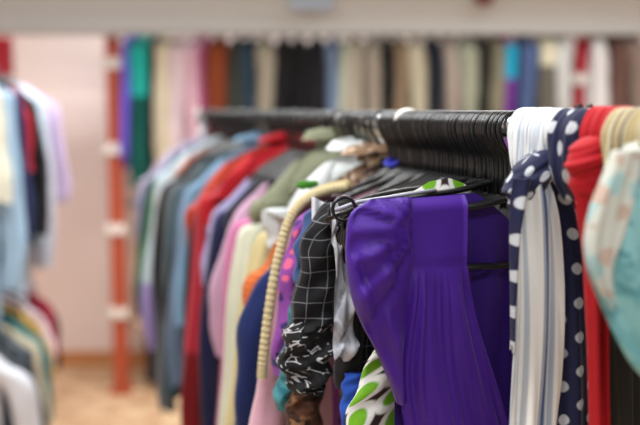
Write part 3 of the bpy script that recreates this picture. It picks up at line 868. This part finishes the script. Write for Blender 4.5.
REDS = fabric('#ac1020', rough=.7, sheen=.03, var=.12, bump=.35)
S2 = -.244
sc2 = thing('scarf', 'plain red scarf knotted over the rail between the polka dot and the flowered scarf', 'scarf', main.at(S2), main.rz)
l2 = solid(hood_mb(.030, .025, -.06, .022, 21, .0028, 5).build('loop', REDS, sc2))
kx, kz = main.loc(588, 158, S2, -.012)
k2 = wrap_mb(.0215, .022, .022, 9, .30, 2.2, .075).build('knot', REDS, sc2); k2.location = (kx, -.010, kz)
kx, kz = main.loc(589, 178, S2, -.008)
k3_ = wrap_mb(.0210, .022, .026, 19, -.12, 1.6, .05).build('knot_fold', REDS, sc2); k3_.location = (kx, -.008, kz)
ta = tail_mb(rows_px(main, S2, [(575, 606, 178), (578, 605, 205), (583, 606, 235), (587, 606, 270), (589, 605, 320), (590, 605, 380), (591, 606, 425), (591, 606, 520), (591, 606, 620)], -.014, .006), -.014, .006, 3, .005, 3)
solid(ta.build('tail', REDS, sc2))
tb = tail_mb(rows_px(main, S2, [(580, 606, 185), (583, 608, 230), (586, 606, 300), (588, 604, 360), (588, 604, 440)], -.002, .018), -.002, .018, 3, .005, 13)
solid(tb.build('tail', REDS, sc2))

GLD = fabric('#a5966f', 'multistripe', '#6e6650', '#cfc6ae', 30, rough=.7)
AQU = fabric('#74aeb2', 'mottle', '#8fc2c4', '#629da4', 26, rough=.6, var=.1)
FLR = fabric('#c4c6bc', 'floral', '#bba698', '#a2bebc', 40, rough=.65)
S3 = -.310
sc3 = thing('scarf', 'beige and aqua flowered scarf tied at the near end of the rail', 'scarf', main.at(S3), main.rz)
l3 = solid(hood_mb(.054, .028, -.08, .021, 31, .003, 5, us=1.6).build('loop', GLD, sc3)); l3.location = (0, .002, 0); l3['label'] = 'beige and gold striped wrap'
kx, kz = main.loc(640, 158, S3, -.010)
k3 = wrap_mb(.026, .024, .020, 14, .5, 2.2, .08).build('knot', FLR, sc3); k3.location = (kx, -.010, kz)
t3 = tail_mb(rows_px(main, S3, [(618, 650, 150), (606, 672, 178), (592, 684, 208), (585, 690, 238), (590, 692, 270), (602, 694, 300), (618, 695, 335), (636, 695, 365), (660, 695, 388)], -.030, -.046), -.030, -.046, 3, .006, 15)
solid(t3.build('tail', AQU, sc3))['label'] = 'aqua tail spreading to a point'
t4 = tail_mb(rows_px(main, S3, [(612, 644, 150), (602, 640, 178), (590, 634, 208), (584.5, 624, 238), (587, 613, 264), (597, 611, 288), (608, 614, 306)], -.034, -.052), -.034, -.052, 3, .0022, 16)
solid(t4.build('border', FLR, sc3))['label'] = 'cream and pink flowered border'

# dark scarf hanging behind, seen at the lower right
S4 = -.19
OLV = fabric('#2a2926', 'stripes', '#3e3b36', None, 26, rough=.85)
sc4 = thing('scarf', 'dark olive grey scarf hanging straight down behind the flowered one', 'scarf', main.at(S4), main.rz)
l4 = solid(loop_mb(.008, .0150, -.06, 41, .0005, 3).build('loop', OLV, sc4))
t5 = tail_mb(rows_px(main, S4, [(585, 604, 165), (596, 630, 220), (598, 645, 290), (600, 652, 350), (602, 655, 425), (604, 660, 560)], .02, .03), .02, .03, 5, .007, 17)
solid(t5.build('tail', OLV, sc4))

# ================================================================== garments along the back
def B(px, c, label, short, name='shirt', T=.04, L_=.85, kind='plain', c2=None, c3=None, f=-.3, sl=.55, rail=back, rz=0.0, wide=.05, hw=.2, z=-.06, slope=.30, sh=None, collar=.018):
    s = (px - 320) / FPX * (rail.a[1] - .22)
    m = fabric(c, kind, c2, c3, f, rough=.9)
    garment(name, name.replace('_', ' '), label, short, rail, s, m, hw=hw, slope=slope, length=L_, T=T, sleeve=sl, wide=wide, zneck=z, rz=pi + rz + R(_seed[0] % 5 - 2),
            collar=collar, sleeve_mat=sh, hang='small', hlabel='black hanger on the back rail carrying the ')
W = 'on the back rail'
B(128, '#7a66e0', 'violet blue blouse at the left end of the back rail, behind the teal one', 'violet blue blouse', 'blouse', .03, .75, sl=.6)
B(140, '#2bb8ac', 'bright teal top with a dark green lower part on the back rail', 'teal and dark green top', 'dress', .055, .83, 'halves', '#0f5a52', None, -.42, sl=.76, wide=.06)
B(152, '#17181a', 'thin black shirt right of the teal top on the back rail', 'thin black shirt', 'shirt', .02, .8)
B(164, '#d8cdb4', 'cream beige coat between the teal top and the pink blouses', 'cream beige coat', 'coat', .06, 1.0, sl=.7, wide=.06)
B(180, '#ddc8cd', 'pinkish white blouse right of the cream beige coat', 'pinkish white blouse', 'blouse', .045, .85, sl=.6)
B(196, '#d9b3bf', 'soft pink cardigan on the back rail', 'soft pink cardigan', 'cardigan', .05, .85, sl=.6)
B(205, '#b85a86', 'narrow magenta pink shirt beside the rust brown jacket', 'narrow magenta shirt', 'shirt', .02, .75)
B(218, '#8a4527', 'rust brown jacket with an orange-red collar area', 'rust brown jacket', 'jacket', .06, .85, 'halves', '#8a4527', '#d6552f', -.23, wide=.055)
B(236, '#3d423c', 'dark grey-green jacket right of the rust brown one', 'dark grey-green jacket', 'jacket', .05)
B(250, '#31485a', 'dark petrol blue shirt left of the grey beige coat', 'dark petrol blue shirt', 'shirt', .04, .8)
B(265, '#a39b8a', 'grey beige coat left of the black block on the back rail', 'grey beige coat', 'coat', .055, .95, wide=.055)
B(283, '#1b1718', 'black jacket with a red patch at the neck', 'black jacket with the red patch', 'jacket', .05, .85, 'halves', '#17171a', '#8e2030', -.27)
B(299, '#141417', 'black coat in the middle of the black block on the back rail', 'middle black coat', 'coat', .05)
B(316, '#1d1d22', 'black suit jacket left of the blue denim jacket', 'black suit jacket', 'jacket', .05)
B(333, '#71839c', 'grey blue denim jacket on the back rail', 'grey blue denim jacket', 'jacket', .045)
B(344, '#b9bda9', 'narrow pale green-grey shirt right of the blue denim jacket', 'pale green-grey shirt', 'shirt', .025)
B(356, '#aaa091', 'taupe jacket with a small red mark', 'taupe jacket with red mark', 'jacket', .05, .85, 'halves', '#aaa091', '#a8483c', -.24)
B(373, '#9c9284', 'greyish taupe coat left of a black one', 'greyish taupe coat', 'coat', .05)
B(386, '#191817', 'narrow black shirt between two taupe garments', 'narrow black shirt between taupes', 'shirt', .035)
B(400, '#88755f', 'brown taupe jacket right of the narrow black shirt', 'brown taupe jacket', 'jacket', .05)
B(417, '#b8b09a', 'light beige coat left of the dark navy one', 'light beige coat', 'coat', .05, .95)
B(433, '#1d2330', 'dark navy coat right of the light beige one', 'dark navy coat', 'coat', .04)
B(449, '#a2968b', 'pinkish taupe jacket near the right of the back rail', 'pinkish taupe jacket', 'jacket', .05)
B(467, '#9fa28f', 'pale grey-green coat near the right of the back rail', 'pale grey-green coat', 'coat', .05)
B(482, '#2f2e27', 'dark olive jacket left of the pink and cyan top', 'dark olive jacket', 'jacket', .045)
B(496, '#8b8570', 'olive beige shirt touching the pink and cyan top', 'olive beige shirt', 'shirt', .04)
B(508, '#1fb0d4', 'top in hot pink, cyan and purple bands near the right end of the back rail', 'pink, cyan and purple top', 'top', .035, .8, 'halves', '#7b3a9c', '#e2489c', -.33, sl=.7)
B(526, '#56688f', 'denim blue jacket right of the pink and cyan top', 'denim blue jacket', 'jacket', .05)
B(545, '#d9d2b8', 'grey brown coat with a cream fluffy collar at the right end of the back rail', 'coat with cream fluffy collar', 'coat', .06, .95, 'halves', '#6c675d', None, -.26, wide=.06)
B(563, '#c9c9c6', 'pale grey shirt left of the crimson upright', 'pale grey shirt', 'shirt', .045)
B(598, '#e2dedd', 'white shirt right of the crimson upright', 'white shirt by the crimson upright', 'shirt', .045)
B(616, '#6e5149', 'brown coat at the right edge of the back rail', 'brown coat', 'coat', .05)
B(634, '#8d7c72', 'mottled brown grey coat furthest right on the back rail', 'mottled brown grey coat', 'coat', .06)
# lower rail at the back
B(132, '#c9ad98', 'beige trousers hung on the lower back rail beside the orange-red upright', 'beige trousers', 'trousers', .05, .62, rail=backlow, sl=0, wide=.05, collar=0)
B(147, '#37302e', 'dark brown skirt on the lower back rail', 'dark brown skirt', 'skirt', .045, .9, rail=backlow, sl=0, collar=0)
B(163, '#232124', 'black skirt on the lower back rail', 'black skirt', 'skirt', .05, .9, rail=backlow, sl=0, collar=0)
B(180, '#2c2a2b', 'charcoal skirt on the lower back rail', 'charcoal skirt', 'skirt', .05, .9, rail=backlow, sl=0, collar=0)
B(197, '#3c3431', 'dark taupe skirt on the lower back rail', 'dark taupe skirt', 'skirt', .05, .9, rail=backlow, sl=0, collar=0)

# ================================================================== left-hand rack
def LU(s, c, label, short, name='shirt', T=.03, L_=.8, kind='plain', c2=None, f=-.4, sl=.5, hw=.2, rail=leftup, wide=.05, out=.04, slope=.4, c3=None):
    garment(name, name, label, short, rail, s, fabric(c, kind, c2, c3, f, rough=.9), hw=hw, slope=slope, length=L_, T=T, sleeve=sl, wide=wide, out=out,
            zneck=-.075, rz=R(_seed[0] % 5 - 2), hlabel='black hanger on the left rack carrying the ', collar=.016)
LU(1.50, '#c7b6d8', 'lilac shirt at the far end of the left rack, sleeve towards the pink wall', 'lilac shirt', 'shirt', .035, .7, sl=.45, hw=.225, out=.08, wide=.055)
LU(1.40, '#ccd0de', 'pale grey blue shirt second from the far end of the left rack', 'pale grey blue shirt on the left rack', 'shirt', .04, .95, sl=.7, hw=.215)
LU(1.28, '#c8d8e6', 'ice blue shirt in the upper row of the left rack', 'ice blue shirt', 'shirt', .035, .95, sl=.6, hw=.200)
LU(1.16, '#16161a', 'black jacket in the upper row of the left rack', 'black jacket of the left rack', 'jacket', .04, .7, sl=.55, hw=.200, out=.06)
LU(1.05, '#b9263b', 'crimson blouse in the upper row of the left rack', 'crimson blouse', 'blouse', .035, .55, sl=.3, hw=.185)
LU(.95, '#24305a', 'navy shirt in the upper row of the left rack', 'navy shirt', 'shirt', .035, .72, sl=.55, hw=.185)
LU(.86, '#a9c4da', 'light denim blue shirt in the upper row of the left rack', 'light denim blue shirt', 'shirt', .035, .95, sl=.7, hw=.165)
LU(.75, '#e4e2d0', 'cream shirt in the upper row of the left rack', 'cream shirt on the left rack', 'shirt', .035, .55, sl=.4, hw=.145)
K = dict(rail=leftlow)
LU(1.45, '#17181c', 'black shirt at the far end of the lower row on the left', 'black shirt of the lower row', 'shirt', .035, .6, sl=.3, hw=.205, slope=.55, out=.05, **K)
LU(1.34, '#9c2c44', 'maroon blouse in the lower row on the left', 'maroon blouse', 'blouse', .035, .6, sl=.25, hw=.215, **K)
LU(1.22, '#e5d2da', 'pinkish white blouse in the lower row on the left', 'pinkish white blouse of the lower row', 'blouse', .04, .6, sl=.3, hw=.205, slope=.55, out=.05, **K)
LU(1.11, '#d9b45c', 'mustard yellow blouse in the lower row on the left', 'mustard yellow blouse', 'blouse', .035, .6, sl=.3, hw=.205, slope=.55, out=.05, **K)
LU(1.00, '#1f7f86', 'teal sweater in the lower row on the left', 'teal sweater', 'sweater', .045, .65, sl=.35, hw=.205, slope=.6, out=.06, **K)
LU(.88, '#d3cbb2', 'beige cardigan in the lower row on the left', 'beige cardigan', 'cardigan', .04, .65, sl=.4, hw=.205, slope=.6, out=.06, **K)
LU(.77, '#6f7880', 'grey patterned shirt in the lower row on the left', 'grey patterned shirt', 'shirt', .035, .65, 'mottle', '#3c4248', 30, sl=.4, hw=.205, slope=.6, out=.06, **K)
LU(.58, '#dfe2ea', 'white blouse nearest in the lower row on the left', 'white blouse of the lower row', 'blouse', .045, .7, sl=.45, hw=.20, slope=.7, out=.08, **K)

# ================================================================== light
def area(name, loc, size, sy, power, rot=(0, 0, 0), c=(1, 1, 1)):
    l = bpy.data.lights.new(name, 'AREA'); l.shape = 'RECTANGLE'; l.size = size; l.size_y = sy; l.energy = power; l.color = c
    o = bpy.data.objects.new(name, l); C.objects.link(o); o.location = loc; o.rotation_euler = rot
    return o
area('ceiling_or_fill_lamp', (-.6, .9, 2.7), 1.3, .35, 48, c=(.97, .99, 1))
area('ceiling_or_fill_lamp', (.1, -.6, 2.7), 1.3, .35, 45, c=(.97, .99, 1))  # unseen fill lamp added behind the camera to brighten the near scarves
area('ceiling_or_fill_lamp', (-1.0, 2.6, 2.7), 1.3, .35, 42, c=(.97, .99, 1))
area('ceiling_or_fill_lamp', (.9, 2.2, 2.7), 1.3, .35, 36, c=(.97, .99, 1))
area('ceiling_or_fill_lamp', (-.6, 3.9, 2.7), 2.0, .35, 55, c=(.97, .99, 1))
area('ceiling_or_fill_lamp', (1.3, 3.7, 2.7), 1.6, .35, 30, c=(.97, .99, 1))
w = bpy.data.worlds.new('world'); bpy.context.scene.world = w; w.use_nodes = True
w.node_tree.nodes['Background'].inputs[0].default_value = (.93, .96, 1, 1)
w.node_tree.nodes['Background'].inputs[1].default_value = .46

# ================================================================== camera
cd = bpy.data.cameras.new('camera'); cam = bpy.data.objects.new('camera', cd); C.objects.link(cam)
cam.location = (0, 0, CAM_H); cam.rotation_euler = (pi / 2 - PITCH, 0, 0)
cd.sensor_width = 36; cd.lens = FPX / 640 * 36; cd.clip_start = .02
cd.dof.use_dof = True; cd.dof.focus_distance = 1.17; cd.dof.aperture_fstop = 1.9
bpy.context.scene.camera = cam
vs = bpy.context.scene.view_settings
vs.view_transform = 'Standard'; vs.look = 'None'; vs.exposure = 0.0
